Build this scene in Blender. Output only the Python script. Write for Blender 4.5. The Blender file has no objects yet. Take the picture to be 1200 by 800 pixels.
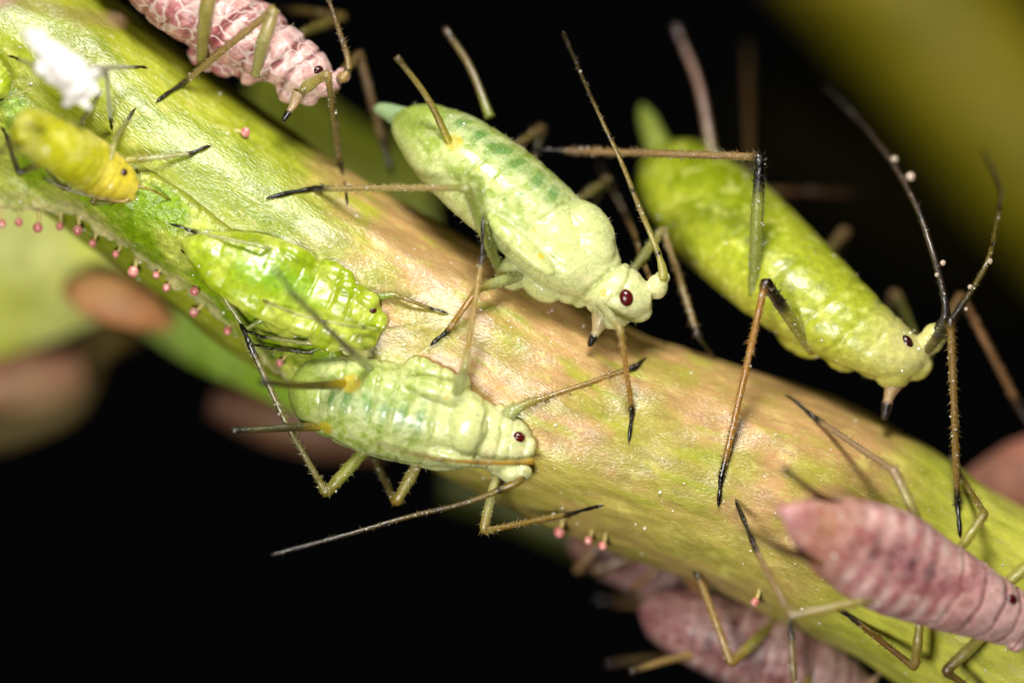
import bpy, bmesh, math, random
import numpy as np
from mathutils import Vector
from mathutils.bvhtree import BVHTree

random.seed(7); RNG = np.random.default_rng(7)
SC = bpy.context.scene
COL = SC.collection

# ------------------------------------------------------------------ camera, world, lamps, exposure
CAMD = 40.0                                   # distance lens -> focal plane; 1 unit is about 0.7 mm
cam = bpy.data.cameras.new('camera')
cam.sensor_width = 36.0; cam.lens = 120.0
cam.clip_start = 0.5; cam.clip_end = 400
cam.dof.use_dof = True; cam.dof.focus_distance = CAMD - 0.02
cam.dof.aperture_fstop = 0.12 / 3.0
camo = bpy.data.objects.new('camera', cam); COL.objects.link(camo)
camo.location = (0, -CAMD, 0); camo.rotation_euler = (math.radians(90), 0, 0)
SC.camera = camo

world = bpy.data.worlds.new('World'); SC.world = world; world.use_nodes = True
world.node_tree.nodes['Background'].inputs[0].default_value = (0.9, 0.95, 1, 1)
world.node_tree.nodes['Background'].inputs[1].default_value = 0.0015

def area(name, loc, target, size, power, color=(1, 1, 1)):
    l = bpy.data.lights.new(name, 'AREA'); l.shape = 'DISK'; l.size = size
    l.energy = power; l.color = color
    o = bpy.data.objects.new(name, l); COL.objects.link(o); o.location = loc
    o.rotation_euler = (Vector(target) - Vector(loc)).to_track_quat('-Z', 'Y').to_euler()
    return o
area('flash_head_above', (1.5, -13.5, 14.0), (0, 0.5, 0), 6.5, 5500, (1.0, 0.975, 0.93))
area('flash_head_beside', (-5.5, -20.5, -5.0), (0, 0.5, 0), 6.0, 4900, (1.0, 0.975, 0.93))

SC.view_settings.view_transform = 'Standard'; SC.view_settings.look = 'None'
SC.view_settings.exposure = -0.07; SC.view_settings.gamma = 1.0
SC.view_settings.use_curve_mapping = False
SC.cycles.use_denoising = True
SC.cycles.max_bounces = 8

# ------------------------------------------------------------------ helpers
def P(px, py, d):
    k = (CAMD + d) / CAMD
    return np.array([(px - 600) / 100 * k, d, (400 - py) / 100 * k])

def lin(r, g, b):
    c = np.array([r, g, b], float) / 255
    return np.where(c <= .04045, c / 12.92, ((c + .055) / 1.055) ** 2.4)

def _h(ix, iy, iz, seed):
    n = (ix * 374761393 + iy * 668265263 + iz * 2147483647 + seed * 974711) & 0x7fffffff
    n = ((n ^ (n >> 13)) * 1274126177) & 0x7fffffff
    return ((n ^ (n >> 16)) & 0xffff) / 65535.0

def vnoise(p, f, seed=0):
    q = np.asarray(p, float) * f; i = np.floor(q).astype(np.int64); t = q - i; t = t * t * (3 - 2 * t)
    out = 0
    for a in (0, 1):
        for b in (0, 1):
            for c in (0, 1):
                w = (t[:, 0] if a else 1 - t[:, 0]) * (t[:, 1] if b else 1 - t[:, 1]) * (t[:, 2] if c else 1 - t[:, 2])
                out = out + w * _h(i[:, 0] + a, i[:, 1] + b, i[:, 2] + c, seed)
    return out
def fbm(p, f, seed=0, o=3):
    s = 0; a = .5; n = 0
    for k in range(o):
        s = s + a * vnoise(p, f * 2 ** k, seed + k * 13); n += a; a *= .5
    return s / n
def sstep(a, b, x):
    t = np.clip((x - a) / (b - a), 0, 1); return t * t * (3 - 2 * t)
def mix(a, b, t):
    t = np.asarray(t)[..., None]; return a * (1 - t) + b * t

def cr(pts, n):
    """Catmull-Rom resampling of control rows to n rows (chord parametrised)."""
    p = np.asarray(pts, float)
    if len(p) == 2: return p[0] + (p[1] - p[0]) * np.linspace(0, 1, n)[:, None]
    L = np.linalg.norm(np.diff(p[:, :3], axis=0), axis=1); L = np.maximum(L, 1e-4)
    t = np.concatenate([[0], np.cumsum(L)])
    m = np.zeros_like(p)
    m[1:-1] = (p[2:] - p[:-2]) / (t[2:] - t[:-2])[:, None]
    m[0] = (p[1] - p[0]) / L[0]; m[-1] = (p[-1] - p[-2]) / L[-1]
    u = np.linspace(0, t[-1], n); k = np.clip(np.searchsorted(t, u, 'right') - 1, 0, len(L) - 1)
    h = L[k][:, None]; x = ((u - t[k]) / L[k])[:, None]
    return ((2*x**3-3*x**2+1) * p[k] + (x**3-2*x**2+x) * h * m[k] + (-2*x**3+3*x**2) * p[k+1] + (x**3-x**2) * h * m[k+1])

def empty(name, loc=(0, 0, 0)):
    o = bpy.data.objects.new(name, None); COL.objects.link(o); o.location = loc
    o.empty_display_size = .2
    return o
def tag(o, label, cat, group=None, kind=None):
    o['label'] = label; o['category'] = cat
    if group: o['group'] = group
    if kind: o['kind'] = kind
    return o

def obj(name, verts, faces, mat, parent=None, col=None, smooth=True):
    """verts in world coordinates; stored relative to the root thing's origin"""
    me = bpy.data.meshes.new(name)
    v = np.asarray(verts, float)
    off = np.zeros(3); q = parent
    while q is not None:
        off = off + np.array(q.location); q = q.parent
    me.from_pydata((v - off).tolist(), [], faces)
    if col is not None:
        a = me.color_attributes.new('Col', 'FLOAT_COLOR', 'POINT')
        c = np.ones((len(v), 4)); c[:, :3] = col
        a.data.foreach_set('color', c.ravel())
    me.polygons.foreach_set('use_smooth', [smooth] * len(me.polygons))
    me.materials.append(mat); me.update()
    o = bpy.data.objects.new(name, me); COL.objects.link(o); o.parent = parent
    return o

class Geo:
    def __init__(s): s.v = []; s.f = []; s.c = []; s.n = 0
    def add(s, v, f, c):
        s.v.append(v); s.f += [tuple(i + s.n for i in q) for q in f]
        s.c.append(np.broadcast_to(c, (len(v), 3))); s.n += len(v)
    def build(s, name, mat, parent):
        return obj(name, np.concatenate(s.v), s.f, mat, parent, np.concatenate(s.c))

def frames(c):
    t = np.gradient(c, axis=0); t /= np.linalg.norm(t, axis=1)[:, None] + 1e-9
    u = np.zeros_like(t); w = np.array([0.31, -0.9, 0.2])
    for i in range(len(t)):
        w = w - t[i] * np.dot(w, t[i]); nn = np.linalg.norm(w)
        w = w / nn if nn > 1e-6 else np.array([1., 0, 0]); u[i] = w
    return t, u, np.cross(t, u)

def tube(c, r, sides=10):
    c = np.asarray(c, float); n = len(c); t, u, w = frames(c)
    a = np.linspace(0, 2 * math.pi, sides, endpoint=False)
    v = c[:, None] + np.asarray(r)[:, None, None] * (np.cos(a)[None, :, None] * u[:, None] + np.sin(a)[None, :, None] * w[:, None])
    v = v.reshape(-1, 3)
    f = [(i*sides+j, i*sides+(j+1) % sides, (i+1)*sides+(j+1) % sides, (i+1)*sides+j) for i in range(n-1) for j in range(sides)]
    v = np.concatenate([v, c[:1], c[-1:]])
    f += [((j+1) % sides, j, n*sides) for j in range(sides)] + [((n-1)*sides+j, (n-1)*sides+(j+1) % sides, n*sides+1) for j in range(sides)]
    return v, f
def per(arr, sides):                        # per ring values -> per tube vertex
    return np.concatenate([np.repeat(arr, sides, axis=0), arr[:1], arr[-1:]])

def polyround(pts, n, rad=.06):
    """polyline with its corners rounded, resampled; also gives the arc position of each control point"""
    p = [np.asarray(q, float) for q in pts]; out = [p[0]]
    for i in range(1, len(p) - 1):
        a, b, c = p[i-1], p[i], p[i+1]; l1 = np.linalg.norm(a-b); l2 = np.linalg.norm(c-b)
        r = min(rad, l1 * .3, l2 * .3)
        s = b + (a-b) / l1 * r; e = b + (c-b) / l2 * r
        for t in (0, .25, .5, .75, 1): out.append((1-t)**2 * s + 2*t*(1-t) * b + t*t * e)
    out.append(p[-1]); out = np.array(out)
    L = np.concatenate([[0], np.cumsum(np.linalg.norm(np.diff(out, axis=0), axis=1))])
    u = np.linspace(0, L[-1], n)
    c = np.stack([np.interp(u, L, out[:, k]) for k in range(3)], 1)
    ks = [0] + [L[3 + 5*(i-1)] for i in range(1, len(p)-1)] + [L[-1]]
    return c, u, np.array(ks)

def spikes(g, base, direction, length, rad, color):
    """three sided hairs"""
    b = np.asarray(base); d = np.asarray(direction); d = d / (np.linalg.norm(d, axis=1)[:, None] + 1e-9)
    x = np.cross(d, [0.3, 0.5, 0.81]); x /= np.linalg.norm(x, axis=1)[:, None] + 1e-9
    y = np.cross(d, x); n = len(b); v = np.zeros((n, 4, 3))
    for k in range(3):
        a = k * 2.094; v[:, k] = b + rad * (x * math.cos(a) + y * math.sin(a))
    v[:, 3] = b + d * np.asarray(length)[:, None]
    f = []
    for i in range(n):
        o = 4*i; f += [(o, o+1, o+3), (o+1, o+2, o+3), (o+2, o, o+3)]
    g.add(v.reshape(-1, 3), f, color)

_t = (1 + 5 ** .5) / 2
ICO_V = np.array([(-1,_t,0),(1,_t,0),(-1,-_t,0),(1,-_t,0),(0,-1,_t),(0,1,_t),(0,-1,-_t),(0,1,-_t),(_t,0,-1),(_t,0,1),(-_t,0,-1),(-_t,0,1)]) / math.sqrt(1+_t*_t)
ICO_F = [(0,11,5),(0,5,1),(0,1,7),(0,7,10),(0,10,11),(1,5,9),(5,11,4),(11,10,2),(10,7,6),(7,1,8),(3,9,4),(3,4,2),(3,2,6),(3,6,8),(3,8,9),(4,9,5),(2,4,11),(6,2,10),(8,6,7),(9,8,1)]
def beads(g, pts, rad, color):
    for p, r in zip(pts, rad):
        g.add(p + ICO_V * r * (0.8 + .4 * RNG.random((12, 1))), ICO_F, color)

def sphere(c, ax, n=20, m=12):
    """ellipsoid; ax = three half axis vectors"""
    v = []; f = []
    for i in range(m + 1):
        th = math.pi * i / m
        for j in range(n):
            ph = 2 * math.pi * j / n
            v.append(np.asarray(c) + ax[0]*math.sin(th)*math.cos(ph) + ax[1]*math.sin(th)*math.sin(ph) + ax[2]*math.cos(th))
    for i in range(m):
        for j in range(n):
            f.append((i*n+j, (i+1)*n+j, (i+1)*n+(j+1) % n, i*n+(j+1) % n))
    return np.array(v), f

def bvh_of(o):
    me = o.data; off = np.zeros(3); q = o
    while q is not None: off = off + np.array(q.location); q = q.parent
    vs = [Vector(np.array(v.co) + off) for v in me.vertices]
    return BVHTree.FromPolygons(vs, [tuple(p.vertices) for p in me.polygons])
EYE = Vector((0, -CAMD, 0))
def hit(bvhs, px, py):
    d = (Vector(P(px, py, 0)) - EYE).normalized(); best = None
    for b in (bvhs if isinstance(bvhs, list) else [bvhs]):
        r = b.ray_cast(EYE, d)
        if r[0] is not None and (best is None or r[3] < best[3]): best = r
    return (np.array(best[0]), np.array(best[1])) if best else (None, None)

# ------------------------------------------------------------------ materials
def material(name, rough=.4, sss=.0, sss_scale=.15, sss_rad=(1, .8, .4), spec=.5, noise=(.0, 30), bump=(.0, 60), coat=0,
             vor=None, colour=None, trans=0, sheen=0, ior=1.45, bump2=None, pebble=None, coord=None, speck=None):
    m = bpy.data.materials.new(name); m.use_nodes = True; nt = m.node_tree; N = nt.nodes; L = nt.links
    b = N['Principled BSDF']
    def put(k, v):
        if k in b.inputs: b.inputs[k].default_value = v
    put('Roughness', rough); put('Specular IOR Level', spec); put('Subsurface Weight', sss); put('Subsurface Scale', sss_scale)
    put('Subsurface Radius', sss_rad); put('Coat Weight', coat); put('Coat Roughness', .12); put('Transmission Weight', trans)
    put('Sheen Weight', sheen); put('IOR', ior)
    if coord:
        ca = N.new('ShaderNodeAttribute'); ca.attribute_name = coord; VEC = ca.outputs['Vector']
    else:
        VEC = N.new('ShaderNodeTexCoord').outputs['Object']
    if colour is None:
        a = N.new('ShaderNodeAttribute'); a.attribute_name = 'Col'; c = a.outputs['Color']
    else:
        a = N.new('ShaderNodeRGB'); a.outputs[0].default_value = (*colour, 1); c = a.outputs[0]
    if noise[0] > 0:
        n = N.new('ShaderNodeTexNoise'); n.inputs['Scale'].default_value = noise[1]; n.inputs['Detail'].default_value = 4
        L.new(VEC, n.inputs['Vector'])
        mr = N.new('ShaderNodeMapRange'); mr.inputs['From Min'].default_value = .3; mr.inputs['From Max'].default_value = .7
        mr.inputs['To Min'].default_value = 1 - noise[0]; mr.inputs['To Max'].default_value = 1 + noise[0]
        L.new(n.outputs['Fac'], mr.inputs['Value'])
        mx = N.new('ShaderNodeVectorMath'); mx.operation = 'SCALE'
        L.new(c, mx.inputs[0]); L.new(mr.outputs['Result'], mx.inputs['Scale']); c = mx.outputs[0]
    for sp in (speck or ()):                 # (scale, threshold, amount, colour): small granules of another colour
        n = N.new('ShaderNodeTexNoise'); n.inputs['Scale'].default_value = sp[0]; n.inputs['Detail'].default_value = 2
        L.new(VEC, n.inputs['Vector'])
        mr = N.new('ShaderNodeMapRange'); mr.inputs['From Min'].default_value = sp[1]; mr.inputs['From Max'].default_value = sp[1] + .12
        mr.inputs['To Min'].default_value = 0; mr.inputs['To Max'].default_value = sp[2]
        L.new(n.outputs['Fac'], mr.inputs['Value'])
        mm = N.new('ShaderNodeMix'); mm.data_type = 'RGBA'
        L.new(mr.outputs['Result'], mm.inputs[0]); L.new(c, mm.inputs[6]); mm.inputs[7].default_value = (*sp[3], 1)
        c = mm.outputs[2]
    hgt = None
    if vor:                                  # (scale, pale line strength, bump) - skin plates with pale rims
        v = N.new('ShaderNodeTexVoronoi'); v.feature = 'DISTANCE_TO_EDGE'; v.inputs['Scale'].default_value = vor[0]
        n2 = N.new('ShaderNodeTexNoise'); n2.inputs['Scale'].default_value = vor[0] * .8
        L.new(VEC, n2.inputs['Vector'])
        ad = N.new('ShaderNodeVectorMath'); ad.operation = 'MULTIPLY_ADD'
        ad.inputs[1].default_value = (.5 / vor[0] * 3,) * 3
        L.new(n2.outputs['Color'], ad.inputs[0]); L.new(VEC, ad.inputs[2]); L.new(ad.outputs[0], v.inputs['Vector'])
        mr = N.new('ShaderNodeMapRange'); mr.inputs['From Min'].default_value = 0.0; mr.inputs['From Max'].default_value = .12
        mr.inputs['To Min'].default_value = vor[1]; mr.inputs['To Max'].default_value = 0
        L.new(v.outputs['Distance'], mr.inputs['Value'])
        mm = N.new('ShaderNodeMix'); mm.data_type = 'RGBA'
        L.new(mr.outputs['Result'], mm.inputs[0]); L.new(c, mm.inputs[6]); mm.inputs[7].default_value = (.72, .58, .52, 1)
        c = mm.outputs[2]; hgt = v.outputs['Distance']
    L.new(c, b.inputs['Base Color'])
    prev = None
    def add_bump(h, strength, dist):
        nonlocal prev
        bp = N.new('ShaderNodeBump'); bp.inputs['Strength'].default_value = strength; bp.inputs['Distance'].default_value = dist
        L.new(h, bp.inputs['Height'])
        if prev is not None: L.new(prev, bp.inputs['Normal'])
        prev = bp.outputs['Normal']
    if hgt is not None: add_bump(hgt, vor[2], .03)
    for bb in (bump, bump2):
        if bb and bb[0] > 0:
            n = N.new('ShaderNodeTexNoise'); n.inputs['Scale'].default_value = bb[1]; n.inputs['Detail'].default_value = 3
            L.new(VEC, n.inputs['Vector']); add_bump(n.outputs['Fac'], bb[0], bb[2] if len(bb) > 2 else .02)
    if pebble:
        v = N.new('ShaderNodeTexVoronoi'); v.feature = 'SMOOTH_F1'; v.inputs['Scale'].default_value = pebble[0]; v.inputs['Smoothness'].default_value = .6
        L.new(VEC, v.inputs['Vector'])
        iv = N.new('ShaderNodeMath'); iv.operation = 'MULTIPLY'; iv.inputs[1].default_value = -1
        L.new(v.outputs['Distance'], iv.inputs[0]); add_bump(iv.outputs[0], pebble[1], pebble[2])
    if prev is not None: L.new(prev, b.inputs['Normal'])
    return m

M = {
 'stem':   material('stem_skin', .26, .35, .10, (1, .8, .3), .65, (.18, 9), (.35, 16, .02), bump2=(.6, 60, .010), pebble=(46, .3, .007), coord='cyl',
                    speck=[(48, .56, .45, (.60, .54, .20)), (60, .58, .3, (.34, .29, .07)), (11, .60, .5, (.58, .53, .15))]),
 'leaf':   material('leaf_skin', .33, .3, .08, (.6, 1, .2), .6, (.25, 14), (.6, 20, .02), pebble=(42, .5, .010)),
 'pale':   material('pale_cuticle', .27, .75, .20, (1, 1, .45), .5, (.10, 30), (.10, 22, .008), bump2=(.35, 120, .006), pebble=(66, .4, .006), coat=.3, speck=[(58, .58, .35, (.80, .80, .52))]),
 'green':  material('green_cuticle', .28, .6, .18, (.8, 1, .2), .5, (.16, 12), (.25, 26, .010), bump2=(.35, 110, .006), pebble=(56, .4, .006), coat=.2),
 'wet':    material('wet_cuticle', .25, .6, .14, (.7, 1, .2), .55, (.14, 16), (.25, 10, .03), bump2=(.3, 50, .010), coat=.2),
 'purple': material('mauve_cuticle', .34, .4, .10, (1, .6, .5), .5, (.22, 26), (.25, 40, .008), vor=(6.0, .2, .2), pebble=(56, .4, .006)),
 'plate':  material('plated_cuticle', .32, .4, .10, (1, .6, .5), .5, (.2, 26), (.3, 60, .008), vor=(4.2, .75, .7), pebble=(56, .35, .006)),
 'limb':   material('limb_cuticle', .17, .2, .05, (1, .8, .3), .9, (.2, 30), (.6, 38, .018), coat=.5, trans=.5, bump2=(.5, 90, .007)),
 'eye':    material('eye_facets', .2, 0, spec=.6, noise=(.2, 40), bump=(.35, 75, .01), coat=.3),
 'gland':  material('gland_bead', .15, .5, .05, (1, .4, .3), .6, (.15, 30), coat=.5),
 'skin':   material('shed_skin', .5, .3, .1, (1, 1, 1), .5, (.08, 20), (.5, 22, .03)),
 'grain':  material('wax_grain', .3, .4, .03, (1, 1, .9), .5),
 'back':   material('background_skin', .5, .2, .2, (1, .8, .3), .4, (.2, 3)),
}

# ------------------------------------------------------------------ the plant stem
CL = np.array([(-260, -120), (-100, -8), (52, 95), (232, 230), (415, 350), (560, 432), (690, 500), (830, 552), (950, 598), (1075, 668), (1240, 775), (1420, 900)], float)
STEM_D, STEM_R = 1.28, 1.30
plant = empty('plant_stem', P(600, 450, STEM_D))
tag(plant, 'thick green and pinkish stem slanting across the whole picture with aphids on it', 'stem')

def make_stem():
    cp = np.array([[*P(x, y, STEM_D), 0] for x, y in CL]); n = 520; m = 180
    c = cr(cp, n)[:, :3]; t, u, w = frames(c)
    s = np.linspace(0, 1, n)
    px = 600 + c[:, 0] * 100 / (1 + STEM_D / CAMD)
    R = STEM_R * (1 + .05 * np.exp(-((px - 960) / 90) ** 2) + .09 * np.exp(-((px - 1250) / 110) ** 2) - .02 * np.exp(-((px - 1080) / 60) ** 2))
    a = np.linspace(0, 2 * math.pi, m, endpoint=False)
    nrm = np.cos(a)[None, :, None] * u[:, None] + np.sin(a)[None, :, None] * w[:, None]
    v = c[:, None] + R[:, None, None] * nrm
    fl = v.reshape(-1, 3); fn = nrm.reshape(-1, 3)
    along = np.repeat(np.cumsum(np.r_[0, np.linalg.norm(np.diff(c, axis=0), axis=1)]), m); ang = np.tile(a, n)
    cyl = np.stack([along * .35, np.cos(ang) * 1.3, np.sin(ang) * 1.3], 1)
    d = .12 * (fbm(cyl, 2.2, 3) - .5) + .10 * (fbm(fl, .9, 5) - .5) + .016 * (fbm(cyl, 7, 9) - .5)
    fl = fl + fn * d[:, None]
    # colour: green at the upper left, pinkish tan in the middle, yellow green at the lower right
    pxv = 600 + fl[:, 0] * 100; pyv = 400 - fl[:, 2] * 100
    g1, g2, tan, pink, yg = lin(126, 144, 14), lin(158, 166, 36), lin(164, 150, 66), lin(186, 144, 96), lin(204, 204, 80)
    n1 = fbm(cyl, 1.6, 21, 4); n2 = fbm(fl, 2.6, 31, 4); n3 = fbm(cyl * [1, 1.6, 1.6], 5, 41, 3)
    side = (fl - np.repeat(c, m, axis=0)); up = side[:, 2] + .3 * side[:, 0]
    tmid = sstep(330, 520, pxv + 120 * (n2 - .5) + 50 * up) * (1 - sstep(960, 1090, pxv + 160 * (n1 - .5) - 55 * up))
    col = mix(np.broadcast_to(g1, fl.shape), g2, sstep(.35, .68, n1))
    warm = mix(np.broadcast_to(tan, fl.shape), pink, sstep(.42, .62, n1 * .5 + n2 * .5 + .05 * up + .08 * sstep(800, 950, pxv)))
    col = mix(col, warm, tmid * .95)
    col = mix(col, yg, sstep(980, 1100, pxv + 120 * (n2 - .5) - 55 * up))
    col = mix(col, g2, .7 * sstep(.56, .74, n3) * (1 - .5 * sstep(800, 950, pxv)))
    col = mix(col, lin(180, 166, 80), .5 * tmid * sstep(.1, .8, -up + .3 * (n2 - .5)))
    n4 = fbm(cyl * [2.2, 1.6, 1.6], 6.5, 47, 2); n5 = fbm(fl, 1.1, 49, 2)
    col = mix(col, lin(210, 202, 106), .5 * sstep(.66, .76, n4) * sstep(.35, .6, n5))
    col = mix(col, lin(128, 134, 20), .3 * sstep(.42, .28, n3) * (1 - .6 * tmid))
    f = [(i*m+j, (i+1)*m+j, (i+1)*m+(j+1) % m, i*m+(j+1) % m) for i in range(n-1) for j in range(m)]
    o = obj('stalk', fl, f, M['stem'], plant, col)
    at = o.data.attributes.new('cyl', 'FLOAT_VECTOR', 'POINT'); at.data.foreach_set('vector', cyl.ravel())
    return o
stalk = make_stem()
BV_STALK = bvh_of(stalk)

def make_stipule():
    inner = [(-80, 20), (0, 82), (70, 140), (150, 185), (212, 222), (262, 262), (330, 318), (385, 385), (410, 430)]
    outer = [(-80, 235), (0, 246), (45, 248), (85, 251), (112, 268), (150, 298), (200, 333), (240, 362), (268, 390), (310, 425), (350, 465)]
    ni, m = 220, 60
    I = cr([(x, y, 0) for x, y in inner], ni); O = cr([(x, y, 0) for x, y in outer], ni)
    top = []
    for i in range(ni):
        hi, _ = hit(BV_STALK, I[i, 0], I[i, 1])
        for j in range(m):
            t = j / (m - 1)
            x = I[i, 0] * (1-t) + O[i, 0] * t; y = I[i, 1] * (1-t) + O[i, 1] * t
            h, _ = hit(BV_STALK, x, y)
            ds = h[1] if h is not None else 9.
            fl = .32 + .10 * math.sin(i * .05)         # where the free margin hangs
            dd = min(ds - .02 - .19 * math.sin(math.pi * min(1, t * 1.1)) ** .55, .1 + fl * t * t + .12)
            top.append(P(x, y, dd))
    top = np.array(top)
    n1 = fbm(top, 3, 51, 4); n2 = fbm(top, 8, 57, 3)
    top[:, 1] -= .10 * (n1 - .5) + .05 * (n2 - .5)
    tt = np.tile(np.linspace(0, 1, m), ni)
    edge = sstep(.9, 1, tt) * (fbm(top, 9, 71, 2) - .5) * .12
    top[:, 2] += edge; top[:, 0] += edge * .5
    bot = top + np.array([0, .055, .015]) * (1 - .5 * tt)[:, None]
    col = mix(np.broadcast_to(lin(126, 156, 16), top.shape), lin(180, 188, 76), sstep(.4, .65, n1))
    col = mix(col, lin(204, 190, 140), .7 * sstep(.82, 1, tt + .25 * (n2 - .5)))
    col = mix(col, lin(128, 132, 28), .8 * sstep(.14, .02, tt))
    k = ni * m; v = np.concatenate([top, bot]); f = []
    for i in range(ni-1):
        for j in range(m-1):
            a, b, c2, d2 = i*m+j, i*m+j+1, (i+1)*m+j+1, (i+1)*m+j
            f.append((a, d2, c2, b)); f.append((a+k, b+k, c2+k, d2+k))
        f.append((i*m+m-1, (i+1)*m+m-1, (i+1)*m+m-1+k, i*m+m-1+k)); f.append((i*m, i*m+k, (i+1)*m+k, (i+1)*m))
    o = obj('stipule', v, f, M['leaf'], plant, np.concatenate([col, col]))
    o['label'] = 'bright green stipule edge fringed with pink glands'
    return o
stipule = make_stipule()
BV_STIP = bvh_of(stipule)
GROUND = [BV_STALK, BV_STIP]

def gland(px, py, r, parent, foot):
    """a pink bead on a short stalk; foot = pixel where the stalk starts"""
    h, _ = hit(GROUND, *foot)
    d = h[1] if h is not None else .5
    c = P(px, py, d - .02); b = P(foot[0], foot[1], d + .02)
    r = r / 100 * RNG.uniform(.8, 1.15); c = c + RNG.normal(size=3) * .012; g = Geo()
    ax = np.eye(3) * r * np.array([1, 1, 1.08])
    v, f = sphere(c, ax, 18, 12)
    nn = fbm(v, 22, int(px), 2)
    g.add(v, f, mix(np.broadcast_to(lin(206, 124, 116), v.shape), lin(232, 176, 164), sstep(.45, .7, nn)))
    o = g.build('gland', M['gland'], parent)
    v, f = tube(cr([b, b * .5 + c * .5 + [.01, 0, 0], c], 8), np.linspace(r * .5, r * .35, 8), 8)
    obj('gland_stalk', v, f, M['gland'], o if parent is not stipule else parent, np.broadcast_to(lin(205, 190, 120), v.shape))
    return o
for px, py, r, fx, fy in [(2, 261, 5, 2, 244), (23, 262, 5.5, 21, 246), (45, 267, 5.5, 45, 247), (71, 266, 5.5, 71, 248), (92, 268, 5, 92, 252), (109, 285, 5.5, 113, 270),
                          (136, 297, 5.5, 142, 288), (156, 318, 6.5, 160, 303), (184, 321, 5, 188, 314), (194, 337, 6, 200, 328), (228, 341, 5, 230, 334), (229, 366, 5.5, 238, 356),
                          (264, 386, 4.5, 268, 380)]:
    gland(px, py, r, stipule, (fx, fy))
for px, py, r, fx, fy in [(287, 156, 6, 275, 153), (327, 424, 5, 335, 416), (656, 622, 6.5, 660, 606), (690, 634, 6, 694, 620), (707, 637, 6, 710, 624), (885, 706, 5, 890, 690)]:
    gland(px, py, r, stalk, (fx, fy))

def stem_grains():
    g = Geo(); n = 0
    while n < 240:
        px, py = RNG.uniform(0, 1200), RNG.uniform(0, 800)
        h, nn = hit(GROUND, px, py)
        if h is None: continue
        r = .006 + .016 * RNG.random() ** 3
        beads(g, [h + np.array([0, -r * .3, 0])], [r], lin(245, 240, 215)); n += 1
    o = g.build('wax_grains', M['grain'], plant); o['kind'] = 'stuff'
stem_grains()

# ------------------------------------------------------------------ aphid builder
def D(px, py, d, lift=.02):
    """d may be a number, or 'S' for resting on the plant at that pixel"""
    if isinstance(d, str):
        h, _ = hit(GROUND, px, py)
        return (h[1] - lift) if h is not None else .75
    return d
def PT(q, lift=.02): return P(q[0], q[1], D(q[0], q[1], q[2], lift))

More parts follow.
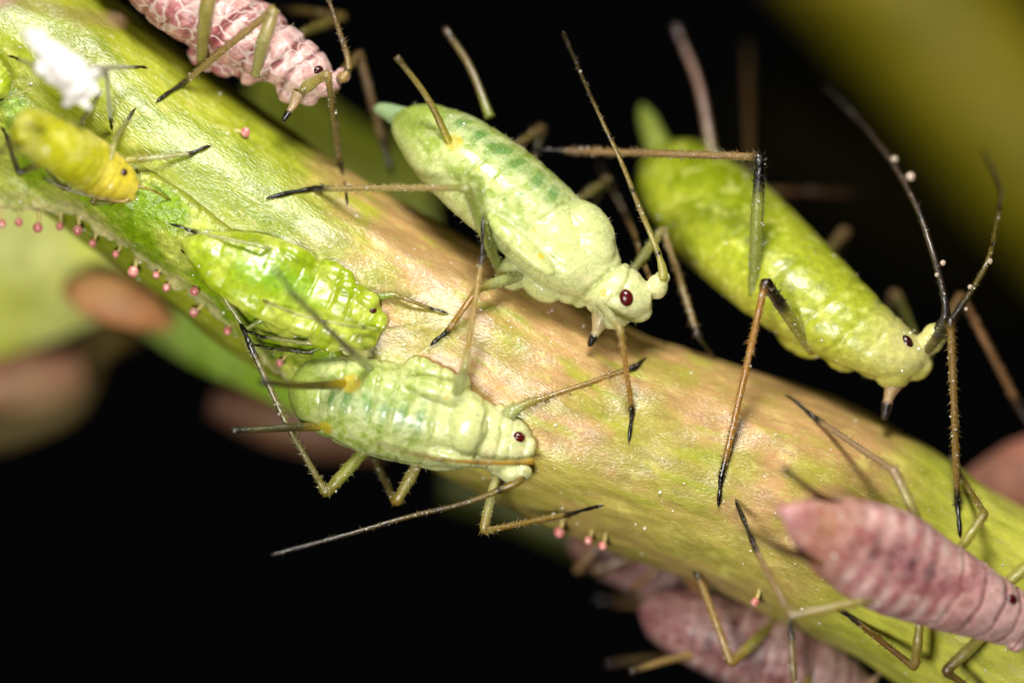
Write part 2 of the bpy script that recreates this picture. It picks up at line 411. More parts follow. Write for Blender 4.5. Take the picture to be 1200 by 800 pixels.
class Aphid:
    def __init__(s, name, label, loc_px, group, cuticle, pal):
        s.root = empty(name, P(*loc_px)); tag(s.root, label, 'aphid', group); s.mat = M[cuticle]; s.pal = pal
    def body(s, spine, dorsal, lumps=(), segs=(), amp=.022, voxel=.022, smooth=5, belly=.8, lumpy=.02, hairs=90, grains=0, fine=.2, spots=()):
        rows = np.array([[*P(x, y, D(x, y, d, b / 100 * .7)), a / 100, b / 100] for x, y, d, a, b in spine])
        n = 90; q = cr(rows, n); c = q[:, :3]; a = np.maximum(q[:, 3], .01); b = np.maximum(q[:, 4], .01)
        t = np.gradient(c, axis=0); t /= np.linalg.norm(t, axis=1)[:, None]
        dv = np.asarray(dorsal, float); dd = dv - t * (t @ dv)[:, None]; dd /= np.linalg.norm(dd, axis=1)[:, None]
        ll = np.cross(t, dd); s.c, s.t, s.dd, s.ll, s.a, s.b = c, t, dd, ll, a, b
        m = 40; th = np.linspace(0, 2 * math.pi, m, endpoint=False)
        bs = np.where(np.sin(th) > 0, 1, belly)
        v = c[:, None] + (np.cos(th)[None, :, None] * a[:, None, None] * ll[:, None] + (np.sin(th) * bs)[None, :, None] * b[:, None, None] * dd[:, None])
        v = v.reshape(-1, 3); f = [(i*m+j, i*m+(j+1) % m, (i+1)*m+(j+1) % m, (i+1)*m+j) for i in range(n-1) for j in range(m)]
        f += [tuple(range(m))[::-1], tuple((n-1)*m + j for j in range(m))]
        V = [v]; F = list(f); k = len(v)
        for (x, y, off, rt, rl, rd) in lumps:
            i = int(np.argmin(np.hypot(c[:, 0] - P(x, y, c[n//2, 1])[0], c[:, 2] - P(x, y, c[n//2, 1])[2])))
            p = P(x, y, c[i, 1] + off)
            sv, sf = sphere(p, [t[i] * rt / 100, ll[i] * rl / 100, dd[i] * rd / 100], 16, 10)
            V.append(sv); F += [tuple(z + k for z in r) for r in sf]; k += len(sv)
        me = bpy.data.meshes.new('tmp'); me.from_pydata(np.concatenate(V).tolist(), [], F)
        bm = bmesh.new(); bm.from_mesh(me); bmesh.ops.remove_doubles(bm, verts=bm.verts, dist=1e-5); bmesh.ops.recalc_face_normals(bm, faces=bm.faces); bm.to_mesh(me); bm.free()
        o = bpy.data.objects.new('tmp', me); COL.objects.link(o)
        r = o.modifiers.new('r', 'REMESH'); r.mode = 'VOXEL'; r.voxel_size = voxel
        sm = o.modifiers.new('s', 'SMOOTH'); sm.iterations = smooth; sm.factor = .5
        dg = bpy.context.evaluated_depsgraph_get(); ev = o.evaluated_get(dg); em = ev.to_mesh()
        nv = len(em.vertices); vv = np.empty(nv * 3); em.vertices.foreach_get('co', vv); vv = vv.reshape(-1, 3)
        vn = np.empty(nv * 3); em.vertices.foreach_get('normal', vn); vn = vn.reshape(-1, 3)
        ff = [tuple(p.vertices) for p in em.polygons]
        ev.to_mesh_clear(); bpy.data.objects.remove(o); bpy.data.meshes.remove(me)
        # body coordinates of each vertex: S along the axis, PH angle from the back's midline
        S = np.empty(nv); PH = np.empty(nv)
        for k0 in range(0, nv, 8000):
            w = vv[k0:k0+8000]; d2 = ((w[:, None] - c[None]) ** 2).sum(2); i = d2.argmin(1)
            e = w - c[i]; S[k0:k0+8000] = (i + (e * t[i]).sum(1) / (np.linalg.norm(c[-1]-c[0]) / (n-1))) / (n-1)
            PH[k0:k0+8000] = np.arctan2((e * ll[i]).sum(1) / a[i], (e * dd[i]).sum(1) / b[i])
        S = np.clip(S, 0, 1)
        gr = np.zeros(nv); ap = np.abs(PH)
        wob = .03 * (fbm(vv, 3.5, 3, 2) - .5); brk = sstep(.3, .6, fbm(vv, 4.5, 33, 2))
        for sk, wk, ak in segs:
            gr += ak * (brk if sk < .58 else .5 + .5 * brk) * np.exp(-((S - sk + wob - .025 * np.cos(PH)) / wk) ** 2)
        side = np.exp(-((ap - 1.25) / .13) ** 2) * sstep(.06, .15, S) * sstep(.8, .7, S)      # fold along each flank
        med = np.exp(-((ap - .45) / .12) ** 2) * sstep(.1, .2, S) * sstep(.62, .5, S)
        disp = -amp * gr - amp * .5 * side - amp * .3 * med + lumpy * (fbm(vv, 3.2, 17, 3) - .5) * 2 + lumpy * .6 * (fbm(vv, 8, 19, 2) - .5) * 2 - .009 * fine * np.exp(-(np.abs(fbm(vv, 6, 23, 2) - .5) / .025) ** 2) + .006 * fine * (vnoise(vv, 28, 29) - .5)
        vv = vv + vn * disp[:, None]
        col = s.pal(S, PH, vv, gr, side) * (.86 + .28 * vnoise(vv, 34, 77))[:, None]
        if len(spots):
            kk = (CAMD + vv[:, 1]) / CAMD; vx = 600 + vv[:, 0] / kk * 100; vy = 400 - vv[:, 2] / kk * 100
            for (x, y, rad, sc) in spots:          # coloured marks on the skin (cornicle rims, breathing pores)
                near = np.where((vx - x) ** 2 + (vy - y) ** 2 < 9)[0]
                if len(near) == 0: continue
                p0 = vv[near[np.argmin(vv[near, 1])]]; dist = np.linalg.norm(vv - p0, axis=1) * 100
                col = mix(col, lin(*sc), .85 * sstep(rad * 1.2, rad * .7, dist))
        s.obj = obj('body', vv, ff, s.mat, s.root, col); s.bv = bvh_of(s.obj); s.vv, s.vn = vv, vn
        if hairs:
            g = Geo(); i = RNG.integers(0, nv, hairs); spikes(g, vv[i], vn[i] + .4 * RNG.normal(size=(hairs, 3)), .03 + .04 * RNG.random(hairs), .006, lin(225, 215, 170))
            h = g.build('bristles', M['limb'], s.root); h['kind'] = 'stuff'
        if grains:
            g = Geo(); i = RNG.integers(0, nv, grains); beads(g, vv[i] + vn[i] * .004, .006 + .018 * RNG.random(grains) ** 3, lin(248, 245, 225))
            h = g.build('wax_grains', M['grain'], s.root); h['kind'] = 'stuff'
        return s
    def surf(s, px, py, inset=0.):
        p, nn = hit(s.bv, px, py)
        if p is None:
            j = int(np.argmin(np.linalg.norm(s.c[:, [0, 2]] - P(px, py, s.c[45, 1])[[0, 2]], axis=1)))
            tgt = Vector(P(px, py, s.c[j, 1])); r = s.bv.find_nearest(tgt); p, nn = np.array(r[0]), np.array(r[1])
        return p - nn * inset, nn
    def eye(s, px, py, rx, ry, col=(62, 12, 10), ang=0.):
        p, nn = s.surf(px, py); nn = nn / np.linalg.norm(nn)
        nn = nn * .6 + np.array([0, -.4, 0]); nn /= np.linalg.norm(nn)
        u = np.array([math.cos(ang), 0, math.sin(ang)]); u = u - nn * (u @ nn); u /= np.linalg.norm(u); w = np.cross(nn, u)
        v, f = sphere(p - nn * .03, [u * rx / 100, w * ry / 100, nn * (min(rx, ry) / 100 * .45 + .03)], 24, 16)
        obj('eye', v, f, M['eye'], s.root, np.broadcast_to(lin(*col), v.shape))
    def leg(s, hip, knee, ankle, tip, r=(7, 5.5, 4.2, 3.6, 3), cols=None, hair=1.0, bend=.0, knee_dark=None, sides=10, foot=True, fwd=.03):
        h, k, a, t = (PT(q, .03) for q in (hip, knee, ankle, tip))
        hp, _ = hit(s.bv, hip[0], hip[1])
        if hp is not None and h[1] < s.c[np.argmin(((s.c - h) ** 2).sum(1)), 1] + .05: h = P(hip[0], hip[1], hp[1] + .07)
        cols = cols or s.limb
        mid = (k + a) / 2 + np.array([0, -.04, bend])
        fm = (h + k) / 2 + np.array([0, -fwd, .0])
        n = max(40, int(np.linalg.norm(h-k) * 34 + np.linalg.norm(k-a) * 34))
        c, u, ks = polyround([h, fm, k, mid, a], n, .05)
        r = np.array(r) / 100 * np.array([.92, .88, .85, .82, .85])
        kx = [0, ks[1], ks[2] - .1, ks[2], ks[2] + .12, ks[3], ks[4] - .12, ks[4]]
        rr = np.interp(u, kx, [r[0] * .75, r[0], r[1], r[1] * 1.05, r[2], r[2] * .93, r[3], r[3] * 1.1])
        jit = fbm(np.stack([u * 3, u * 0, u * 0 + hip[0]], 1), 4, 3, 2)
        rr = rr * (.92 + .12 * jit + .10 * vnoise(np.stack([u, u * 0, u * 0 + hip[1]], 1), 26, 7))
        fem, kn, tib, end = (lin(*q) * np.array([.9, .98, .9]) for q in cols)
        x = np.clip(u / ks[2], 0, 1); y = np.clip((u - ks[2]) / (ks[4] - ks[2]), 0, 1)
        col = mix(np.broadcast_to(fem, c.shape), kn, sstep(.6, 1, x) if knee_dark is None else sstep(knee_dark - .08, knee_dark + .1, x + .06 * (jit - .5)))
        col = mix(col, tib, sstep(0, .2 if knee_dark is None else .05, y)); col = mix(col, end, sstep(.86, .95, y))
        g = Geo(); v, f = tube(c, rr, sides); g.add(v, f, per(col, sides))
        nh = int(len(c) * 2.8 * hair)
        if nh:
            i = RNG.integers(2, n - 1, nh); tt, uu, ww = frames(c); an = RNG.uniform(0, 6.28, nh)
            dr = np.cos(an)[:, None] * uu[i] + np.sin(an)[:, None] * ww[i]
            spikes(g, c[i] + dr * rr[i][:, None] * .8, dr + .6 * tt[i], .035 + .05 * RNG.random(nh), .0065, np.repeat(np.clip(col[i] * 1.4 + .08, 0, 1), 4, axis=0))
            nb = max(1, nh // 4); i = RNG.integers(2, n - 1, nb); an = RNG.uniform(0, 6.28, nb)
            dr = np.cos(an)[:, None] * uu[i] + np.sin(an)[:, None] * ww[i]
            beads(g, c[i] + dr * rr[i][:, None], .005 + .015 * RNG.random(nb) ** 4, lin(240, 232, 205))
        o = g.build('leg', M['limb'], s.root)
        if foot:
            c2 = cr([a, a * .5 + t * .5 + np.array([0, -.012, .008]), t], 14); z = np.linspace(0, 1, 14)
            r2 = r[4] * np.interp(z, [0, .15, .28, .36, .6, .9, 1], [1.0, 1.05, .8, .65, .95, .7, .35])
            g = Geo(); v, f = tube(c2, r2, 8); g.add(v, f, per(mix(np.broadcast_to(end, c2.shape), lin(24, 18, 14), sstep(0, .3, z)) , 8))
            tt, uu, ww = frames(c2); dr = tt[-1]
            spikes(g, np.repeat(c2[-1:], 2, 0) - dr * .01, np.array([dr + uu[-1] * .6 + np.array([0, .4, 0]), dr - uu[-1] * .6 + np.array([0, .4, 0])]), np.array([.05, .05]), .008, lin(20, 14, 10))
            ob = g.build('foot', M['limb'], o)
        return o
    def antenna(s, pts, r=(6, 1.4), cols=None, hair=.8, bands=6, drops=()):
        p = np.array([[*PT(q), 0] for q in pts]); n = max(40, int(np.linalg.norm(np.diff(p[:, :3], axis=0), axis=1).sum() * 22))
        c = cr(p, n)[:, :3]; z = np.linspace(0, 1, n)
        rr = np.interp(z, [0, .05, .08, .1, .4, .75, 1], [r[0] * 1.25, r[0] * 1.15, r[0] * .75, r[0] * .8, (r[0] * .55 + r[1] * .3), r[1] * 1.4, r[1]]) / 100 * .82
        c1, c2, c3 = (lin(*q) for q in (cols or s.feeler))
        col = mix(np.broadcast_to(c1, c.shape), c2, sstep(.05, .3, z)); col = mix(col, c3, sstep(.4, .95, z))
        for bnd in (.1, .34, .55, .72)[:bands]:
            e = np.exp(-((z - bnd) / .012) ** 2); col = mix(col, c3 * .5, e); rr = rr * (1 + .18 * e)
        g = Geo(); v, f = tube(c, rr, 9); g.add(v, f, per(col, 9))
        nh = int(n * 1.2 * hair)
        if nh:
            i = RNG.integers(2, n - 1, nh); tt, uu, ww = frames(c); an = RNG.uniform(0, 6.28, nh)
            dr = np.cos(an)[:, None] * uu[i] + np.sin(an)[:, None] * ww[i]
            spikes(g, c[i] + dr * rr[i][:, None] * .8, dr + .5 * tt[i], .025 + .04 * RNG.random(nh), .0058, np.repeat(np.clip(col[i] * 1.4 + .08, 0, 1), 4, axis=0))
            nb = max(1, nh // 4); i = RNG.integers(2, n - 1, nb)
            beads(g, c[i] + uu[i] * rr[i][:, None], .005 + .014 * RNG.random(nb) ** 4, lin(240, 232, 205))
        for (x, y, dd, rr0) in drops:
            v, f = sphere(P(x, y, dd - .02), np.eye(3) * rr0 / 100, 14, 10); g.add(v, f, lin(226, 206, 180))
        return g.build('antenna', M['limb'], s.root)
    def cornicle(s, base, tip, r=(6.5, 4), cols=((190, 180, 40), (120, 105, 40), (40, 34, 20)), bow=.1, base_pt=None):
        b = PT(base_pt) if base_pt else s.surf(*base, .10)[0]
        t = PT(tip); n = 40; m = (b + t) / 2 + np.array([bow * .6, 0, bow])
        c = cr([b, m, t], n); z = np.linspace(0, 1, n)
        rr = np.interp(z, [0, .06, .3, .93, .96, 1], [r[0] * 1.2, r[0], r[0] * .8, r[1], r[1] * 1.35, r[1] * 1.2]) / 100 * .82
        rr *= .95 + .1 * fbm(np.stack([z * 30, z * 0, z * 0], 1), 2, 3, 2)
        c1, c2, c3 = (lin(*q) for q in cols)
        col = mix(mix(np.broadcast_to(c1, c.shape), c2, sstep(0, .35, z)), c3, sstep(.7, 1, z))
        v, f = tube(c, rr, 12)
        return obj('cornicle', v, f, M['limb'], s.root, per(col, 12))
    def rostrum(s, pts, r=(11, 6, 3.5), cols=((220, 200, 150), (25, 20, 15))):
        p = np.array([[*PT(q), 0] for q in pts]); n = 28; c = cr(p, n)[:, :3]; z = np.linspace(0, 1, n)
        rr = np.interp(z, [0, .45, .55, .62, .95, 1], [r[0], r[1], r[1] * .8, r[1], r[2], r[2] * .4]) / 100
        col = mix(np.broadcast_to(lin(*cols[0]), c.shape), lin(*cols[1]), sstep(.55, .66, z))
        v, f = tube(c, rr, 12); return obj('rostrum', v, f, M['limb'], s.root, per(col, 12))
    def cauda(s, pts, r, col):
        p = np.array([[*PT(q), 0] for q in pts]); n = 24; c = cr(p, n)[:, :3]; z = np.linspace(0, 1, n)
        rr = np.interp(z, [0, .3, .8, 1], [r, r * .85, r * .55, r * .15]) / 100
        v, f = tube(c, rr, 14); return obj('cauda', v, f, s.mat, s.root, np.broadcast_to(lin(*col), v.shape))

SEG_A = [(.10, .008, .3), (.17, .008, .35), (.24, .008, .4), (.31, .008, .4), (.38, .008, .4), (.45, .008, .4), (.565, .010, .9), (.83, .010, 1.6), (.885, .008, .9)]
SEG_B = [(.13, .009, .5), (.20, .009, .7), (.27, .009, .8), (.34, .009, .8), (.41, .009, .8), (.48, .009, .7), (.58, .010, .8), (.77, .010, 1.5), (.84, .009, 1.1), (.89, .007, .5)]
SEG_E = [(.17, .008, .12), (.24, .008, .15), (.31, .008, .15), (.38, .008, .2), (.45, .008, .25), (.52, .008, .35), (.61, .006, .7), (.70, .006, .9), (.785, .006, 1.0), (.85, .006, 1.0), (.90, .006, .6)]
SEGS = [(.10, .008, .35), (.17, .008, .45), (.24, .008, .5), (.31, .008, .5), (.38, .008, .55), (.45, .008, .6), (.52, .008, .6), (.60, .011, 1.2), (.72, .011, 1.5), (.80, .010, 1.3), (.86, .009, .8)]

def pal_pale(S, PH, V, gr, side, stripe=1.0, ph0=0.0, wide=.34):
    n = .45 * fbm(V, 4, 61, 3) + .55 * fbm(V, 11, 63, 2); n2 = fbm(V, 18, 67, 3)
    ab, th, hd = lin(150, 168, 70), lin(194, 199, 128), lin(216, 212, 156)
    c = mix(np.broadcast_to(ab, V.shape), th, sstep(.48, .66, S + .1 * (n - .5))); c = mix(c, hd, sstep(.72, .84, S))
    c = mix(c, lin(198, 205, 140), .8 * sstep(.40, .60, n) * sstep(.05, .2, S))
    c = mix(c, lin(196, 200, 136), .6 * sstep(1.0, 1.7, np.abs(PH)))
    w = np.exp(-((PH - ph0) / wide) ** 2) * sstep(.12, .2, S) * sstep(.64, .54, S)
    spots = (.35 + .65 * sstep(.35, .8, .5 + .5 * np.cos(2 * math.pi * (S - .135 + .05 * (vnoise(V, 3.5, 15) - .5)) / .07)))
    c = mix(c, lin(218, 220, 164), .4 * stripe * np.exp(-((PH - ph0) / (wide * 1.7)) ** 2) * sstep(.12, .2, S) * sstep(.64, .54, S) * sstep(.45, .1, spots - .35))
    c = mix(c, lin(60, 122, 62), .8 * stripe * w * (.35 + .65 * spots) * sstep(.22, .5, .5 * n + .5 * vnoise(V, 7, 25) + .05))
    c = mix(c, lin(150, 160, 60), .5 * np.clip(gr, 0, 1) * sstep(.1, .3, S))
    return c * (.9 + .2 * n2)[:, None]
def pal_green(S, PH, V, gr, side):
    n = fbm(V, 3, 71, 3); n2 = fbm(V, 11, 73, 3)
    c = mix(np.broadcast_to(lin(126, 140, 14), V.shape), lin(166, 174, 46), sstep(.3, .7, n + .5 * (S - .3)))
    c = mix(c, lin(200, 194, 120), sstep(.78, .95, S)); c = mix(c, lin(190, 186, 70), .6 * sstep(1.1, 1.9, np.abs(PH)) * sstep(.3, .6, S))
    c = mix(c, lin(200, 200, 110), .5 * sstep(.58, .72, n2))
    return c * (.88 + .24 * n2)[:, None]
def pal_wet(S, PH, V, gr, side):
    n = fbm(V, 5, 81, 3)
    c = mix(np.broadcast_to(lin(146, 164, 24), V.shape), lin(182, 192, 74), sstep(.35, .65, n))
    return mix(c, lin(96, 160, 40), .5 * np.exp(-(PH / .4) ** 2) * sstep(.2, .35, S) * sstep(.75, .6, S))
def pal_yellow(S, PH, V, gr, side):
    n = fbm(V, 6, 83, 3)
    c = mix(np.broadcast_to(lin(180, 178, 30), V.shape), lin(204, 200, 92), sstep(.4, .65, n))
    return mix(c, lin(208, 184, 62), .7 * sstep(.4, .95, S + .2 * (n - .5)))
def make_purple(dark=1.0, rear=None):
    def f(S, PH, V, gr, side):
        n = fbm(V, 5, 91, 3); n2 = fbm(V, 16, 93, 3)
        c = mix(np.broadcast_to(lin(162, 98, 98), V.shape), lin(200, 148, 140), sstep(.35, .68, n))
        c = mix(c, lin(128, 78, 84), .6 * np.exp(-(PH / .3) ** 2) * sstep(.2, .35, S) * sstep(.7, .5, S) * sstep(.3, .6, n2))
        seg = .5 + .5 * np.cos(2 * math.pi * (S - .135) / .07)
        c = mix(c, lin(226, 196, 184), .75 * seg * sstep(.15, .3, S) * np.exp(-((np.abs(PH) - .75) / .3) ** 2) * sstep(.7, .6, S))
        c = mix(c, lin(92, 58, 66), .85 * (1 - seg) * sstep(.15, .3, S) * np.exp(-(PH / .38) ** 2) * sstep(.66, .5, S) * sstep(.3, .55, n))
        c = mix(c, lin(226, 198, 186), .6 * seg * sstep(.2, .35, S) * np.exp(-((np.abs(PH) - 1.2) / .2) ** 2) * sstep(.75, .6, S))
        c = mix(c, lin(216, 178, 170), sstep(.62, .8, S) * .7)
        if rear is not None: c = mix(c, lin(*rear), .75 * sstep(.36, .1, S + .25 * (fbm(V, 2.6, 95, 3) - .5) + .06 * np.abs(PH)) * sstep(.02, .16, S + .1 * (n - .5)))
        c = mix(c, lin(116, 54, 54), .85 * np.clip(gr * 1.3, 0, 1))
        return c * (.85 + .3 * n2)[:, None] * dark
    return f
def pal_white(S, PH, V, gr, side): return np.broadcast_to(lin(226, 220, 214), V.shape) * (.75 + .5 * fbm(V, 9, 5, 2))[:, None]

LIMB_PALE = ((176, 184, 96), (150, 146, 60), (168, 140, 62), (44, 32, 16))
LIMB_GOLD = ((168, 160, 66), (128, 108, 40), (190, 142, 60), (30, 20, 10))
LIMB_MAUVE = ((196, 178, 104), (170, 140, 84), (150, 116, 66), (40, 28, 20))
FEEL_PALE = ((198, 188, 96), (150, 124, 50), (78, 62, 44))
FEEL_DARK = ((48, 36, 30), (86, 66, 48), (52, 42, 40))
GRP = 'aphids feeding on the stem'

# ---- A: pale green aphid in the middle, on the upper side of the stem
A = Aphid('green_aphid', 'pale green aphid with dark green back spots, in the middle on the upper stem edge', (620, 320, .5), GRP, 'pale', lambda *k: pal_pale(*k, .9, .15, .28))
A.limb, A.feeler = LIMB_PALE, FEEL_PALE
A.body([(464, 134, .65, 8, 8), (474, 142, .63, 26, 24), (496, 157, .6, 42, 40), (530, 183, .5, 55, 53), (575, 218, .42, 62, 58), (620, 256, .36, 61, 58), (655, 288, .3, 62, 54), (686, 314, .22, 52, 46), (704, 330, .17, 36, 36), (722, 342, .12, 35, 35), (745, 349, .1, 29, 29), (764, 350, .08, 14, 16)],
       (.50, -.62, .62), lumps=[(770, 336, -.02, 13, 13, 16), (776, 325, -.02, 9, 8, 9), (716, 364, .0, 26, 22, 22), (745, 364, .02, 20, 14, 14), (700, 352, .0, 14, 16, 16),
       (610, 286, -.55, 54, 17, 13), (600, 320, .05, 22, 20, 20), (632, 332, .05, 30, 18, 18), (664, 336, .05, 34, 18, 18), (680, 272, -.1, 46, 36, 36), (690, 292, -.2, 34, 30, 28)],
       segs=SEG_A, amp=.022, voxel=.014, smooth=5, lumpy=.009, hairs=260, grains=22,
       spots=[(532, 164, 11, (186, 172, 16)), (636, 298, 4.5, (196, 180, 30)), (648, 303, 5, (150, 168, 70)), (623, 272, 3, (190, 180, 60)), (706, 345, 5, (206, 180, 60)), (590, 232, 3, (120, 150, 60)), (612, 226, 3, (110, 150, 60)), (560, 196, 4, (176, 186, 60))])
A.eye(734, 349, 8.5, 10.5, (78, 16, 14), .3)
A.cornicle((528, 173), (464, 66, -.35), (6.5, 4.2), ((190, 178, 40), (150, 132, 60), (96, 80, 46)), .06)
A.cornicle((574, 136), (521, 33, 1.0), (7, 4.5), ((150, 160, 70), (140, 120, 70), (84, 66, 44)), .06, base_pt=(574, 138, .62))
A.cauda([(470, 138, .66), (452, 130, .75), (438, 127, .85)], 14, (140, 164, 118))
A.antenna([(776, 328, -.02), (777, 318, -.05), (768, 288, -.08), (752, 250, -.1), (728, 190, -.12), (700, 130, -.2), (680, 85, -.4), (660, 38, -.8)], (5.6, 1.6))
A.antenna([(768, 340, .12), (758, 318, .4), (748, 290, .8), (738, 262, 1.3), (722, 232, 1.9), (700, 190, 2.5)], (5.2, 1.6), ((190, 150, 90), (150, 116, 70), (70, 54, 40)))
A.rostrum([(706, 370, .08), (699, 388, .06), (690, 406, .1)], (14, 6.5, 3.4))
A.leg((584, 314, .3), (547, 220, -.6), (368, 221, 'S'), (314, 232, 'S'), (8, 6.5, 4.6, 4.2, 4), ((178, 186, 96), (168, 168, 84), (196, 168, 110), (40, 30, 18)))
A.leg((612, 322, .1), (560, 338, -.2), (523, 390, 'S'), (505, 404, 'S'), (8, 6, 4.6, 4.4, 3.6), ((196, 196, 130), (186, 160, 70), (196, 146, 60), (30, 20, 10)))
A.leg((702, 355, .05), (727, 386, -.45), (741, 482, 'S'), (737, 516, 'S'), (6.5, 5, 4, 4, 3.4), ((206, 196, 140), (186, 160, 90), (200, 150, 66), (34, 22, 12)))
A.leg((600, 175, .7), (636, 149, 1.5), (618, 205, 1.4), (612, 240, 1.3), (6, 5.5, 5, 4.5, 4), ((150, 120, 70), (150, 110, 70), (120, 100, 60), (40, 30, 20)))
A.leg((672, 240, .6), (712, 209, 1.3), (690, 250, 1.3), (676, 275, 1.2), (6.5, 6, 5, 4.5, 4), ((150, 130, 80), (150, 120, 80), (120, 110, 60), (40, 30, 20)))
A.leg((738, 322, .3), (777, 268, .75), (818, 394, 'S'), (838, 421, 'S'), (6.5, 5.5, 4.6, 4.4, 3.4), ((176, 170, 96), (186, 160, 100), (168, 134, 80), (50, 38, 26)))

# ---- B: pale green aphid on the lower edge
B = Aphid('green_aphid', 'pale green aphid with striped back on the lower stem edge against the black', (500, 540, .2), GRP, 'pale', lambda *k: pal_pale(*k, .8, -.12, .34))
B.limb, B.feeler = ((160, 160, 70), (140, 126, 50), (150, 132, 60), (52, 42, 26)), ((186, 160, 66), (120, 94, 40), (90, 76, 58))
B.body([(340, 455, .25, 8, 8), (347, 456, .23, 24, 18), (365, 459, .18, 41, 32), (402, 467, .12, 52, 42), (450, 480, .06, 57, 46), (500, 493, .02, 55, 44), (545, 505, 0, 47, 40), (570, 512, 0, 38, 34), (590, 519, 0, 35, 31), (608, 525, 0, 29, 26), (622, 530, 0, 12, 12)],
       (0, -.97, -.13), lumps=[(600, 553, -.02, 18, 14, 16), (612, 552, -.05, 12, 10, 12), (586, 546, .05, 14, 14, 14), (590, 484, 0, 14, 12, 14), (492, 434, -.08, 20, 17, 16), (505, 440, -.1, 34, 16, 16), (540, 452, -.05, 12, 16, 12), (470, 436, 0, 20, 12, 14), (500, 535, .05, 40, 14, 20), (515, 458, -.36, 44, 15, 12), (548, 500, -.36, 24, 34, 14), (525, 532, -.26, 36, 12, 12), (618, 527, -.08, 10, 16, 14)],
       segs=SEG_B, amp=.024, voxel=.014, smooth=5, lumpy=.009, hairs=220, grains=18,
       spots=[(410, 447, 12, (186, 166, 16)), (380, 504, 9, (186, 166, 16)), (443, 508, 3, (120, 150, 40)), (523, 466, 5, (206, 190, 100)), (480, 500, 3, (120, 150, 70))])
B.eye(608, 512, 8.5, 6.8, (78, 16, 14), -.15)
B.cornicle((406, 447), (306, 447, -1.3), (8, 4.5), ((196, 170, 20), (96, 84, 30), (50, 42, 30)), -.03)
B.cornicle((378, 505), (272, 505, -.45), (7.5, 4.5), ((196, 170, 20), (90, 82, 40), (46, 40, 30)), .0)
B.antenna([(612, 558, -.1), (606, 564, -.12), (590, 572, -.12), (545, 589, -.12), (480, 605, -.15), (400, 628, -.35), (318, 650, -.6)], (5.6, 2.0), ((176, 150, 66), (110, 88, 44), (70, 60, 50)))
B.antenna([(624, 540, -.28), (600, 542, -.4), (550, 541, -.6), (500, 535, -.9), (440, 518, -1.3)], (4.5, 1.6), ((206, 170, 60), (190, 150, 60), (150, 130, 80)))
B.leg((442, 512, .2), (382, 578, .05), (292, 402, -.15), (281, 377, -.05), (8.5, 7.5, 4.6, 4.4, 4), ((176, 172, 80), (146, 130, 50), (140, 124, 70), (46, 36, 24)), bend=-.08)
B.leg((494, 535, .15), (464, 589, .2), (430, 520, 1.0), (420, 505, 1.1), (8, 7, 5, 4.4, 3.6), ((196, 178, 96), (170, 140, 60), (130, 112, 60), (50, 40, 26)))
B.leg((584, 545, .05), (566, 622, -.05), (668, 602, 'S'), (706, 592, 'S'), (6.5, 6, 4.4, 4.2, 3.4), ((206, 192, 120), (180, 150, 70), (170, 134, 60), (60, 44, 26)))
B.leg((590, 488, 0), (614, 474, -.12), (745, 430, 'S'), (781, 402, 'S'), (9, 6, 4, 4.6, 4), ((206, 206, 140), (196, 180, 100), (190, 150, 76), (34, 24, 14)))
B.leg((534, 462, -.05), (545, 430, -.7), (565, 300, -.4), (566, 254, -.32), (8, 5.5, 4, 3.6, 3.2), ((206, 206, 140), (196, 184, 120), (196, 160, 90), (44, 26, 14)), hair=.5)
B.leg((436, 432, -.2), (412, 412, -.9), (342, 343, -1.5), (321, 314, -1.6), (6, 4.5, 4, 4, 3.6), ((186, 186, 110), (130, 120, 90), (110, 98, 76), (40, 34, 28)), hair=.4)

# ---- C: small wet green aphid lying on the stem
C = Aphid('green_aphid', 'small bright green glossy aphid lying flat on the stem above the striped one', (340, 340, .2), GRP, 'wet', pal_wet)
C.limb, C.feeler = ((190, 196, 110), (180, 180, 90), (200, 196, 130), (50, 44, 24)), ((190, 200, 90), (200, 196, 120), (110, 100, 60))
C.body([(214, 284, 'S', 5, 5), (230, 290, 'S', 20, 12), (262, 304, 'S', 38, 14), (310, 324, 'S', 50, 16), (360, 347, 'S', 49, 16), (402, 366, 'S', 41, 16), (428, 378, 'S', 33, 15), (447, 387, 'S', 13, 12)], (.15, -.95, .25),
       lumps=[(392, 320, 0, 26, 14, 10), (350, 300, 0, 24, 12, 9), (405, 337, -.02, 20, 12, 10), (380, 398, -.02, 24, 14, 12), (330, 382, -.02, 24, 12, 12), (425, 395, -.05, 18, 16, 12), (432, 352, -.05, 14, 12, 12), (444, 378, -.08, 10, 14, 12)],
       segs=SEGS, amp=.013, voxel=.018, smooth=6, lumpy=.013, hairs=60, grains=24)
C.eye(437, 364, 5.5, 5, (60, 12, 16))
C.leg((322, 366, 'S'), (288, 386, -.05), (236, 310, 'S'), (213, 294, 'S'), (4, 3.4, 3, 2.8, 2.6), hair=.3)
C.leg((318, 292, -.35), (308, 289, -.42), (225, 271, 'S'), (200, 263, 'S'), (3.4, 3, 2.6, 2.4, 2.2), ((220, 220, 150), (220, 216, 150), (216, 210, 150), (70, 60, 36)), hair=.2)
C.leg((412, 395, -.1), (408, 409, -.2), (306, 394, -.05), (288, 388, -.02), (3.6, 3, 2.8, 2.4, 2.2), ((216, 216, 130), (210, 200, 130), (206, 196, 130), (50, 40, 20)), hair=.3)
C.leg((392, 400, 0), (362, 413, 0), (318, 408, .1), (296, 404, .15), (3.4, 3, 2.6, 2.4, 2), ((170, 180, 80), (90, 80, 40), (100, 90, 50), (50, 40, 20)), hair=.3)
C.leg((432, 350, 'S'), (462, 345, -.05), (506, 362, 'S'), (524, 367, 'S'), (5, 4, 3, 2.6, 2), ((170, 186, 80), (180, 170, 80), (170, 140, 70), (70, 50, 26)), hair=.4)
